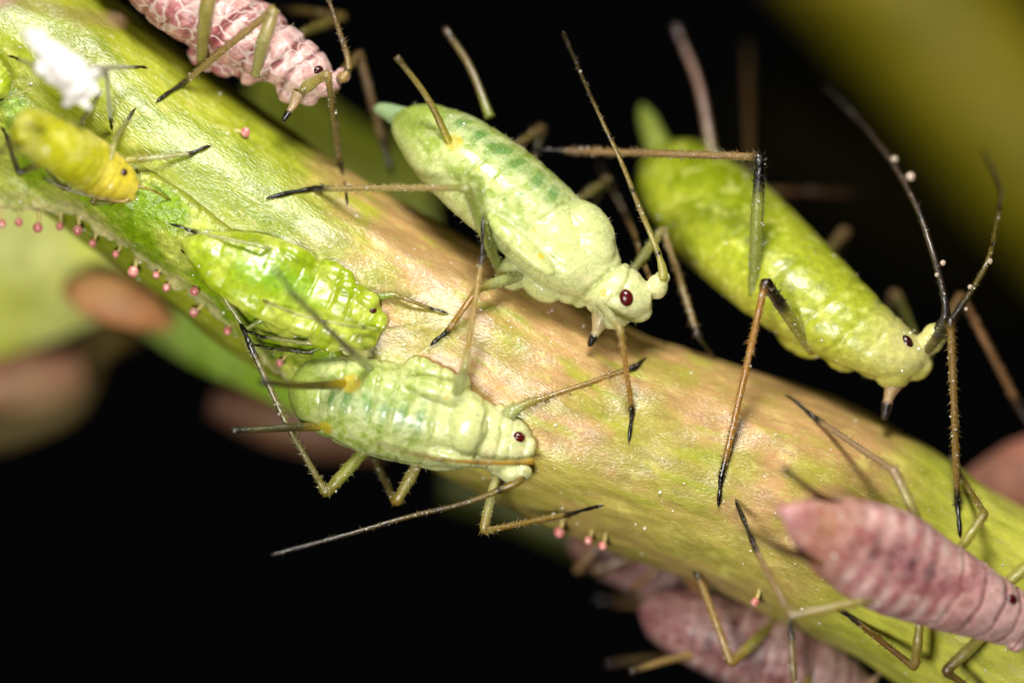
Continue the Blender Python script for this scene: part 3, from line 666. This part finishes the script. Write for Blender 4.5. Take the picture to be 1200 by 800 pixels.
C.antenna([(443, 386, -.3), (400, 380, -.5), (345, 367, -.5), (292, 344, -.35), (268, 332, -.2)], (3, 1.2), hair=.2)
C.antenna([(450, 388, -.15), (485, 381, -.12), (520, 374, -.1)], (1.6, .6), ((210, 206, 120),) * 3, hair=0)

# ---- D: yellow green aphid on the right, behind the stem's upper edge
Dd = Aphid('green_aphid', 'yellow green aphid with black antennae and black knees at the right behind the stem', (960, 430, 1.0), GRP, 'green', pal_green)
Dd.limb, Dd.feeler = LIMB_GOLD, FEEL_DARK
Dd.body([(760, 182, 2.6, 8, 8), (768, 188, 2.55, 32, 28), (788, 205, 2.4, 58, 50), (830, 248, 1.9, 76, 66), (880, 294, 1.4, 77, 66), (930, 338, .95, 71, 62), (975, 371, .7, 60, 54), (1012, 396, .55, 49, 46), (1042, 411, .45, 40, 38), (1066, 418, .4, 29, 28), (1088, 419, .4, 11, 13)],
        (.42, -.68, .6), lumps=[(1046, 436, 0, 24, 20, 22), (1022, 426, .05, 24, 18, 18), (985, 414, .05, 30, 20, 20), (938, 394, .05, 36, 22, 22), (1070, 434, 0, 20, 12, 14), (1096, 392, -.05, 16, 14, 14), (1088, 402, -.05, 18, 14, 14), (1084, 425, 0, 10, 14, 12)],
        segs=SEGS, amp=.014, voxel=.02, smooth=6, lumpy=.008, hairs=140, grains=120)
Dd.eye(1064, 400, 6.5, 9.5, (46, 14, 10), .6)
Dd.cauda([(782, 205, 2.4), (768, 165, 2.6), (752, 124, 3.0)], 21, (128, 140, 60))
Dd.cornicle((836, 188), (791, 30, 2.6), (9, 5.5), ((150, 136, 80), (150, 116, 96), (70, 54, 50)), .1, base_pt=(836, 192, 1.9))
Dd.cornicle((876, 200), (875, 50, 4.2), (9, 6), ((90, 76, 40), (86, 64, 40), (44, 36, 26)), .0, base_pt=(878, 205, 2.3))
Dd.antenna([(1100, 386, .2), (1108, 372, .1), (1106, 345, .08), (1094, 300, .12), (1075, 245, .4), (1045, 190, .9), (1005, 140, 1.6), (965, 100, 2.3)], (6.6, 2.4), drops=[(1067, 207, .7, 6), (1048, 187, .9, 5), (1105, 308, .05, 3.6), (1098, 322, .05, 3)])
Dd.antenna([(1106, 392, .05), (1120, 368, 0), (1140, 338, -.05), (1158, 305, -.05), (1168, 260, .5), (1172, 222, 1.2), (1152, 176, 2.2)], (6, 2.2), ((70, 56, 30), (120, 104, 40), (60, 50, 40)), drops=[(1160, 306, -.1, 3.6), (1137, 336, -.1, 3), (1132, 362, -.05, 2.4)])
Dd.rostrum([(1052, 440, .4), (1042, 464, .4), (1036, 492, .42)], (14, 7, 4), ((214, 180, 130), (40, 36, 34)))
Dd.leg((882, 345, .75), (891, 184, -.05), (668, 177, .9), (622, 176, 1.0), (8.5, 7.5, 5.4, 5, 4.4), ((176, 176, 84), (16, 10, 8), (168, 128, 76), (150, 112, 80)), knee_dark=.74, hair=1.3)
Dd.leg((952, 412, .3), (897, 330, -.3), (845, 560, 'S'), (842, 592, 'S'), (8, 8, 5, 4.6, 4), ((182, 170, 74), (36, 22, 14), (196, 138, 58), (22, 14, 8)), knee_dark=.62, hair=1.2)
Dd.leg((1085, 412, .2), (1114, 374, -.3), (1122, 592, 'S'), (1125, 627, 'S'), (7, 7, 5.4, 5, 4.2), ((120, 100, 50), (36, 26, 18), (166, 124, 54), (24, 16, 10)), knee_dark=.5, hair=1.2)
Dd.leg((890, 250, 1.7), (908, 226, 2.6), (1000, 229, 3.4), (1040, 232, 3.6), (7, 7, 7, 6, 5), ((130, 110, 60), (140, 100, 60), (100, 66, 46), (60, 40, 30)), hair=.3)
Dd.leg((950, 320, 1.1), (990, 272, 2.2), (968, 330, 2.6), (955, 360, 2.6), (8, 9, 7, 6, 5), ((150, 126, 80), (176, 136, 96), (110, 90, 60), (60, 40, 30)), hair=.3)
Dd.leg((1072, 392, .5), (1048, 344, 1.9), (1020, 420, 2.2), (1010, 450, 2.3), (8, 8, 6, 5, 5), ((110, 106, 50), (190, 150, 110), (90, 80, 50), (60, 40, 30)), hair=.3)
Dd.leg((1090, 415, .5), (1126, 346, 1.2), (1195, 478, 1.5), (1222, 530, 1.6), (8, 7.5, 6.4, 6, 5), ((150, 120, 80), (150, 110, 76), (168, 118, 80), (60, 40, 30)), hair=.4)

# ---- E: mauve aphid lower right, in front of the stem
E = Aphid('mauve_aphid', 'pinkish mauve aphid with banded back at the right edge, in front of the stem', (1100, 740, -.3), GRP, 'purple', make_purple(1.0, (150, 104, 46)))
E.limb, E.feeler = LIMB_MAUVE, ((190, 150, 90), (150, 110, 70), (80, 60, 50))
E.body([(914, 598, -1.5, 4, 4), (926, 603, -1.45, 15, 12), (948, 613, -1.3, 33, 24), (985, 631, -1.1, 51, 35), (1040, 656, -.86, 61, 40), (1092, 681, -.66, 53, 38), (1140, 703, -.48, 44, 38), (1175, 719, -.38, 36, 32), (1200, 730, -.32, 29, 26), (1222, 740, -.3, 12, 12)], (.05, -1, .12),
       lumps=[(1190, 754, -.1, 12, 10, 10), (1210, 720, -.1, 12, 10, 10)], segs=SEG_E, amp=.022, voxel=.02, smooth=4, lumpy=.012, hairs=60, grains=30)
E.eye(1186, 702, 8, 7, (70, 12, 12))
E.cauda([(940, 609, -1.36), (926, 602, -1.42), (910, 594, -1.5)], 13, (160, 96, 92))
E.cornicle((1018, 594), (918, 549, -1.6), (7, 4), ((186, 136, 70), (92, 62, 36), (46, 32, 24)), -.06)
E.cornicle((974, 667), (872, 620, -1.9), (7.5, 4), ((196, 146, 90), (92, 62, 40), (50, 36, 28)), -.04)
E.leg((1030, 700, -.8), (926, 722, -1.15), (884, 640, -.55), (862, 586, 'S'), (6, 5.5, 4.4, 4.2, 4.4), ((190, 164, 80), (170, 140, 80), (170, 130, 80), (60, 42, 34)), hair=.5)
E.leg((1078, 728, -.4), (1072, 782, -.25), (1003, 727, 'S'), (979, 711, 'S'), (6.5, 6, 4.6, 4.2, 4.4), ((196, 170, 84), (186, 150, 80), (150, 106, 40), (60, 40, 20)), hair=.7)
E.leg((1158, 738, -.3), (1108, 786, -.35), (1150, 815, -.1), (1165, 830, 0), (8, 7, 5, 4.4, 4), ((196, 176, 96), (130, 96, 56), (150, 120, 60), (60, 40, 20)), hair=.6)
E.leg((1118, 652, -.5), (1154, 602, -.35), (1126, 558, 'S'), (1112, 533, 'S'), (6.5, 6, 4.2, 4, 3.6), ((196, 180, 84), (176, 150, 76), (160, 130, 60), (40, 28, 16)), hair=.5)
E.leg((1082, 622, -.65), (1048, 552, -.6), (955, 490, 'S'), (921, 463, 'S'), (6.5, 6, 4.8, 4.4, 4), ((200, 180, 110), (190, 156, 120), (186, 150, 116), (40, 30, 24)), hair=.4)
E.leg((1168, 692, -.35), (1222, 648, -.5), (1250, 700, -.3), (1262, 730, -.2), (8, 7, 5, 4.4, 4), ((200, 186, 96), (170, 140, 70), (150, 120, 60), (60, 40, 20)), hair=.4)
E.antenna([(1208, 716, -.4), (1240, 690, -.4), (1290, 640, -.3), (1330, 560, -.2)], (5, 2))

# ---- F and F2: mauve aphids under the stem
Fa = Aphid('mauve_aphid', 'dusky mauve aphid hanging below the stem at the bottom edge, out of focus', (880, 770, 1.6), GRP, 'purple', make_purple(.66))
Fa.limb, Fa.feeler = LIMB_MAUVE, ((190, 150, 90), (150, 110, 70), (80, 60, 50))
Fa.body([(752, 710, 1.75, 8, 8), (760, 713, 1.72, 22, 18), (782, 722, 1.68, 38, 32), (835, 742, 1.6, 50, 44), (890, 762, 1.55, 53, 44), (945, 782, 1.5, 46, 40), (990, 800, 1.5, 32, 30), (1025, 812, 1.5, 12, 12)], (-.1, -.92, -.2),
        segs=SEG_E, amp=.02, voxel=.026, smooth=4, lumpy=.018, hairs=40, grains=20)
Fa.cornicle((812, 770), (738, 787, .9), (7, 5), ((206, 170, 110), (180, 150, 90), (70, 56, 44)), .02)
Fa.cornicle((806, 765), (712, 777, 2.3), (8, 6), ((150, 120, 70), (110, 90, 50), (60, 46, 44)), .02, base_pt=(806, 768, 1.7))
Fa.leg((908, 728, 1.0), (857, 777, .6), (816, 668, .75), (803, 627, .45), (8, 6.5, 5.4, 5, 4.4), ((190, 176, 84), (190, 150, 76), (190, 146, 70), (74, 56, 40)), hair=.6)
Fa.leg((948, 790, 1.0), (933, 850, .7), (927, 738, .6), (924, 701, .55), (7, 6, 5, 4.4, 3.6), ((190, 170, 80), (170, 140, 60), (150, 120, 60), (50, 36, 24)), hair=.5)
Fa.leg((835, 715, 1.5), (795, 660, 2.0), (770, 640, 1.8), (755, 628, 1.7), (8, 7, 6, 5, 5), ((206, 150, 100), (190, 130, 90), (170, 120, 80), (80, 60, 40)), hair=.3)
Fa.antenna([(1020, 800, 1.3), (1050, 770, 1.2), (1090, 740, 1.6)], (5, 2))

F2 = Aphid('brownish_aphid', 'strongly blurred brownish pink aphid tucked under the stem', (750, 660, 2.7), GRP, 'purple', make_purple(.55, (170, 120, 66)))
F2.limb, F2.feeler = ((170, 130, 84), (160, 116, 76), (150, 110, 70), (90, 66, 44)), ((120, 90, 60), (100, 76, 50), (70, 50, 40))
F2.body([(668, 628, 2.8, 8, 8), (680, 634, 2.8, 20, 18), (710, 648, 2.7, 30, 28), (750, 664, 2.7, 34, 30), (790, 682, 2.7, 28, 26), (815, 694, 2.7, 12, 12)], (-.1, -.9, -.2), segs=SEGS, amp=.03, voxel=.03, lumpy=.03, hairs=0)
F2.leg((745, 660, 2.3), (695, 668, 2.0), (758, 646, 1.9), (775, 640, 1.9), (7, 7, 7, 6, 5), hair=.2)
F2.leg((790, 672, 2.3), (812, 660, 2.0), (818, 690, 2.0), (822, 705, 2.0), (9, 9, 7, 6, 5), ((206, 160, 110), (206, 160, 110), (180, 130, 90), (90, 60, 40)), hair=.2)
F2.leg((705, 645, 2.4), (676, 668, 1.9), (700, 640, 1.8), (712, 628, 1.8), (7, 6, 6, 5, 5), ((206, 160, 110), (206, 160, 110), (180, 136, 90), (90, 60, 40)), hair=.2)
F2.leg((765, 668, 2.3), (742, 690, 1.9), (775, 660, 1.7), (790, 648, 1.7), (7, 6, 6, 5, 5), ((196, 150, 100), (206, 150, 100), (180, 130, 90), (90, 60, 40)), hair=.2)
F2.antenna([(812, 690, 2.4), (840, 672, 2.2), (880, 668, 2.2)], (7, 3))
F2.leg((720, 650, 2.6), (762, 708, 3.0), (720, 704, 3.2), (690, 700, 3.3), (7, 7, 6, 5, 5), hair=.2)

# ---- G: mauve aphid at the top, seen from its side
G = Aphid('mauve_aphid', 'mauve aphid with plated head and black beak tip at the top left edge', (330, 130, .5), GRP, 'plate', make_purple(1.0))
G.limb, G.feeler = ((196, 178, 100), (176, 150, 84), (150, 118, 66), (40, 28, 18)), ((190, 160, 90), (120, 94, 44), (80, 62, 40))
G.body([(110, -100, .6, 30, 30), (175, -48, .6, 72, 60), (222, -4, .55, 74, 60), (268, 30, .5, 60, 52), (308, 57, .45, 48, 44), (340, 76, .4, 38, 38), (364, 90, .37, 31, 32), (386, 98, .35, 18, 20), (398, 96, .33, 10, 10)],
       (.55, -.35, .75), lumps=[(240, 66, .1, 22, 18, 18), (262, 76, .05, 18, 16, 16), (290, 84, .05, 18, 18, 16), (310, 82, .05, 18, 18, 16), (340, 104, .05, 18, 18, 18), (358, 110, .05, 18, 12, 14), (402, 88, .0, 10, 10, 10), (330, 60, -.25, 22, 22, 20), (352, 76, -.2, 16, 18, 16)],
       segs=SEGS, amp=.035, voxel=.015, smooth=4, lumpy=.02, hairs=90, grains=16)
G.eye(373, 83, 7.5, 7, (60, 14, 14))
G.rostrum([(350, 110, .1), (343, 124, .08), (331, 143, .1)], (8, 4.6, 3.2), ((206, 176, 136), (22, 16, 12)))
G.antenna([(399, 93, .25), (408, 82, .2), (407, 66, .15), (398, 38, .12), (386, 2, .1), (370, -50, .1)], (6.5, 2))
G.leg((236, 74, .05), (254, -45, -.8), (200, -60, .0), (190, -70, .1), (9.5, 8, 5, 4, 4), hair=.6, fwd=.35)
G.leg((300, 86, .1), (322, 10, -.5), (212, 100, 'S'), (184, 119, 'S'), (9.5, 8, 5, 4.4, 3.8), ((206, 190, 130), (190, 166, 100), (180, 146, 90), (50, 36, 20)), hair=.8, fwd=.22)
G.leg((346, 112, .1), (384, 86, -.25), (399, 196, 'S'), (407, 238, 'S'), (8, 6, 4.4, 4, 3.6), ((206, 190, 110), (190, 156, 90), (140, 112, 54), (36, 26, 14)), hair=1.2, fwd=.12)
G.leg((352, 40, .9), (402, 20, 1.7), (338, 12, 2.0), (310, 8, 2.1), (8, 7, 6, 5, 4), ((140, 120, 60), (150, 116, 60), (130, 100, 50), (60, 40, 20)), hair=.3)
G.leg((392, 96, .5), (421, 64, 1.2), (450, 170, 1.7), (460, 205, 1.8), (7, 7, 6, 5.5, 5), ((150, 120, 76), (150, 116, 76), (130, 98, 66), (60, 40, 30)), hair=.3)

# ---- H: small yellow aphid on the left
H = Aphid('yellow_aphid', 'small yellow aphid at the left edge on the stipule', (90, 210, -.2), GRP, 'green', pal_yellow)
H.limb, H.feeler = ((196, 186, 80), (150, 130, 50), (196, 186, 110), (44, 36, 20)), ((206, 170, 50), (170, 140, 50), (80, 66, 40))
H.body([(16, 144, -1.6, 6, 6), (24, 148, -1.55, 22, 18), (42, 158, -1.3, 29, 22), (75, 174, -1.0, 33, 24), (108, 194, -.52, 33, 26), (132, 209, -.4, 27, 23), (148, 218, -.35, 20, 17), (160, 225, -.33, 8, 8)], (.1, -.96, .2),
       lumps=[(150, 228, -.02, 10, 9, 9), (135, 226, 0, 14, 10, 10)], segs=SEGS, amp=.012, voxel=.018, lumpy=.012, hairs=30, grains=8)
H.eye(145, 202, 5.8, 5.2, (56, 14, 12))
H.leg((138, 188, -.35), (165, 187, -.3), (225, 180, 'S'), (246, 171, 'S'), (5, 4.4, 3.6, 3.2, 2.8), ((206, 190, 90), (176, 160, 80), (216, 206, 150), (50, 42, 24)), hair=.4)
H.leg((118, 220, -.3), (108, 238, -.4), (132, 237, -.1), (146, 236, 'S'), (4.6, 4, 3.4, 3, 2.6), hair=.3)
H.leg((95, 205, -.4), (76, 222, -.5), (56, 200, -.3), (48, 190, 'S'), (4.6, 4, 3.4, 3, 2.6), hair=.3)
H.leg((62, 185, -.5), (22, 203, -.7), (8, 160, -.5), (2, 150, -.4), (4.6, 4, 3.4, 3, 2.6), ((150, 140, 60), (70, 58, 34), (90, 80, 40), (44, 36, 20)), hair=.3)
H.leg((128, 196, -.45), (136, 160, -.6), (150, 140, -.1), (158, 128, 'S'), (3.6, 3, 2.6, 2.4, 2.2), ((206, 196, 110), (160, 150, 80), (176, 166, 100), (60, 50, 30)), hair=.3)
H.leg((98, 172, -.6), (96, 140, -.9), (112, 118, -.3), (118, 108, 'S'), (3.6, 3, 2.6, 2.4, 2.2), ((206, 196, 110), (130, 120, 60), (150, 140, 80), (60, 50, 30)), hair=.3)
H.antenna([(152, 216, -.4), (176, 222, -.35), (205, 238, -.1), (232, 256, 0)], (2.4, 1), hair=.2)
H.cornicle((62, 153), (28, 147, -2.1), (4.5, 3.4), ((170, 150, 20), (96, 86, 24), (60, 50, 24)), 0)
H.cornicle((40, 172), (-6, 178, -2.0), (4.5, 3.4), ((170, 150, 20), (96, 86, 40), (60, 50, 34)), 0)
H.antenna([(158, 225, -.35), (146, 236, -.42), (118, 232, -.5), (80, 222, -.55), (50, 208, -.6)], (3.4, 1.4), hair=.3)

# ---- I: shed skin, J: aphid cut by the left edge, K: blurred aphid in the corner
I = Aphid('shed_skin', 'crumpled white shed aphid skin on the stem at the upper left', (80, 100, -.3), None, 'skin', pal_white)
I.root['category'] = 'shed skin'
I.limb, I.feeler = ((226, 220, 206), (200, 190, 170), (206, 196, 176), (90, 80, 66)), ((226, 220, 206), (206, 200, 180), (150, 140, 120))
I.body([(26, 36, -1.7, 5, 5), (34, 42, -1.7, 9, 8), (52, 55, -1.6, 12, 10), (70, 72, -1.5, 18, 15), (86, 90, -1.4, 23, 17), (100, 106, -1.3, 18, 13), (110, 116, -1.3, 6, 6)], (.1, -.96, .2),
       lumps=[(60, 90, .0, 14, 5, 6), (108, 90, 0, 5, 13, 6), (82, 116, 0, 5, 12, 6), (112, 104, 0, 12, 4, 5), (98, 120, 0, 12, 4, 5), (52, 76, 0, 5, 10, 5), (48, 44, 0, 5, 12, 5)], segs=SEGS[::2], amp=.04, voxel=.016, smooth=1, lumpy=.07, hairs=20)
I.leg((102, 88, -1.3), (112, 80, -1.2), (160, 79, -.25), (172, 80, -.15), (3.6, 3, 3, 2.6, 2.4), hair=.2)
I.leg((100, 98, -1.3), (125, 84, -1.1), (130, 142, -.2), (131, 152, -.1), (3.6, 3.4, 3.2, 3, 2.6), ((220, 214, 200), (96, 84, 60), (226, 222, 210), (70, 58, 44)), hair=.2)
I.leg((66, 92, -1.4), (40, 78, -1.3), (22, 70, -.4), (10, 66, -.3), (3.4, 3, 3, 2.6, 2.4), hair=.2)

J = Aphid('green_aphid', 'green aphid cut off by the left edge beside the yellow one', (5, 120, -.2), GRP, 'wet', pal_wet)
J.limb, J.feeler = C.limb, ((200, 196, 90),) * 3
J.body([(-66, 60, -.3, 8, 8), (-50, 68, -.3, 26, 22), (-20, 88, -.3, 28, 24), (0, 104, -.28, 20, 18), (9, 112, -.26, 8, 8)], (.1, -.96, .2), segs=SEGS, amp=.03, voxel=.022, hairs=0)
J.eye(2, 121, 4.5, 4, (60, 14, 12))
J.antenna([(8, 116, -.3), (22, 110, -.25), (38, 105, -.2)], (2.2, 1), hair=0)
J.antenna([(8, 104, -.3), (22, 97, -.25), (36, 102, -.2)], (1.8, .8), hair=0)

K = Aphid('mauve_aphid', 'strongly blurred pink aphid end in the top left corner', (0, 0, -3), GRP, 'purple', make_purple(1.0, (214, 150, 120)))
K.body([(12, 2, -3.4, 8, 8), (5, -4, -3.4, 18, 18), (-15, -20, -3.4, 30, 28), (-50, -45, -3.3, 36, 34), (-90, -75, -3.2, 20, 20), (-100, -82, -3.2, 6, 6)], (.1, -.96, .2), segs=SEGS, amp=.03, voxel=.03, hairs=0)
K.cornicle((5, -4), (142, 27, -2.6), (7, 5), ((170, 130, 60), (150, 116, 60), (190, 140, 110)), -.02, base_pt=(5, -4, -3.2))

# ------------------------------------------------------------------ background: out of focus plants
def back_tube(name, label, cat, pts, r, colf, group=None, ref=None, flat=1.0):
    p = np.array([[*P(*q[:3]), 0] for q in pts]); n = 90; c = cr(p, n)[:, :3]
    rr = np.interp(np.linspace(0, 1, n), np.linspace(0, 1, len(r)), r) / 100
    v, f = tube(c, rr, 36)
    ctr = per(c, 36); e = v - ctr
    v = ctr + e * np.array([1, flat, 1])
    v = v + e * (.12 * (fbm(v, .8, 3, 3) - .5))[:, None]
    o = obj(name, v, f, M['back'], None, colf(v))
    tag(o, label, cat, group); return o
def blend(c1, c2, f, seed):
    return lambda v: mix(np.broadcast_to(lin(*c1), v.shape), lin(*c2), sstep(.35, .65, fbm(v, f, seed, 3)))
back_tube('distant_stem', 'wide olive yellow stem far behind in the upper right corner', 'stem', [(780, -330, 16), (950, -130, 16), (1110, 50, 16), (1250, 220, 16), (1420, 420, 16)], [150, 150, 150, 150], blend((150, 140, 20), (176, 160, 40), .5, 5))
back_tube('distant_stem', 'dim brownish stem far behind on the right under the antennae', 'stem', [(900, 100, 28), (1100, 240, 28), (1400, 400, 28)], [130, 130, 130], blend((96, 84, 20), (110, 90, 30), .5, 7))

def leaf(name, label, pts_a, pts_b, colf, thick=.08, cat='leaf', bulge=.3):
    """leaf blade lofted between two edges, with thickness"""
    ni, m = 70, 28
    a = cr([(*P(*q), 0) for q in pts_a], ni)[:, :3]; b = cr([(*P(*q), 0) for q in pts_b], ni)[:, :3]
    t = np.linspace(0, 1, m)[None, :, None]
    v = a[:, None] * (1-t) + b[:, None] * t
    v[:, :, 1] -= bulge * np.sin(np.linspace(0, math.pi, m))[None]
    v = v.reshape(-1, 3); v[:, 1] += .25 * (fbm(v, 1.3, 9, 3) - .5)
    k = len(v); w = v + np.array([0, thick, 0]); f = []
    for i in range(ni-1):
        for j in range(m-1):
            p, q, r, s = i*m+j, i*m+j+1, (i+1)*m+j+1, (i+1)*m+j
            f += [(p, s, r, q), (p+k, q+k, r+k, s+k)]
        f += [(i*m+m-1, (i+1)*m+m-1, (i+1)*m+m-1+k, i*m+m-1+k), (i*m, i*m+k, (i+1)*m+k, (i+1)*m)]
    for j in range(m-1):
        f += [(j, j+1, j+1+k, j+k), ((ni-1)*m+j, (ni-1)*m+j+k, (ni-1)*m+j+1+k, (ni-1)*m+j+1)]
    o = obj(name, np.concatenate([v, w]), f, M['back'], None, colf(np.concatenate([v, w])))
    tag(o, label, cat); return o
leaf('blurred_leaf', 'bright yellow green blurred leaf behind the fringe at the left edge',
     [(-120, 180, 4.0), (0, 200, 3.8), (120, 250, 3.7), (210, 300, 3.6)], [(-120, 430, 5.4), (0, 418, 5.0), (80, 392, 4.8), (160, 355, 4.6)], blend((228, 234, 70), (236, 238, 140), .6, 11), bulge=.4)
leaf('blurred_leaf', 'green blurred leaf blade below the fringe of glands, left of the striped aphid',
     [(110, 270, 5), (220, 320, 4), (330, 390, 3), (400, 440, 2.6)], [(150, 375, 5), (220, 425, 4), (300, 462, 3), (380, 500, 2.6)], blend((140, 176, 40), (170, 200, 90), .8, 13), bulge=.3)
back_tube('blurred_bud', 'orange brown blurred bud between the blurred leaves at the left', 'bud', [(76, 338, 3.4), (110, 345, 3.2), (150, 358, 3.2), (200, 380, 3.4)], [10, 29, 30, 25, 8], blend((214, 160, 100), (204, 140, 90), 1.5, 15), flat=.4)
back_tube('blurred_bud', 'pinkish brown blurred bud at the left edge above the black', 'bud', [(-80, 445, 6.5), (0, 445, 6.5), (55, 442, 6.5), (95, 430, 6.5)], [34, 42, 40, 24], blend((190, 130, 100), (206, 164, 120), 1, 17))
back_tube('blurred_twig', 'dim tan blurred twig curving at the left edge below the pinkish bud', 'twig', [(-60, 520, 8), (20, 498, 8), (80, 470, 8), (110, 410, 8), (150, 385, 8.5)], [14, 20, 18, 16, 14], blend((110, 90, 40), (130, 110, 60), 1, 19))
back_tube('blurred_bud', 'brownish pink blurred bud behind the striped aphid', 'bud', [(250, 470, 5), (320, 490, 5), (390, 505, 5), (450, 520, 5)], [20, 36, 40, 24], blend((104, 70, 52), (120, 86, 60), 1, 21))
leaf('blurred_leaf', 'dark olive blurred leaf between the mauve aphid and the middle aphid',
     [(300, 70, 6), (370, 110, 6), (430, 150, 6), (500, 180, 6)], [(280, 190, 5), (360, 250, 5), (440, 290, 5), (520, 330, 5)], blend((84, 90, 12), (100, 106, 22), .8, 23), bulge=.2)
leaf('blurred_leaf', 'dim olive blurred leaf under the stem near the bottom',
     [(520, 540, 6), (600, 570, 6), (720, 620, 6), (900, 700, 6)], [(520, 590, 6), (590, 615, 6), (700, 665, 6), (880, 760, 6)], blend((56, 62, 14), (66, 70, 20), .8, 25), bulge=.2)
back_tube('blurred_petal', 'salmon pink blurred bulge at the right edge above the stem', 'petal', [(1130, 590, 3.2), (1180, 575, 3.2), (1260, 560, 3.2)], [30, 60, 70], blend((196, 126, 104), (206, 144, 120), 1, 27))
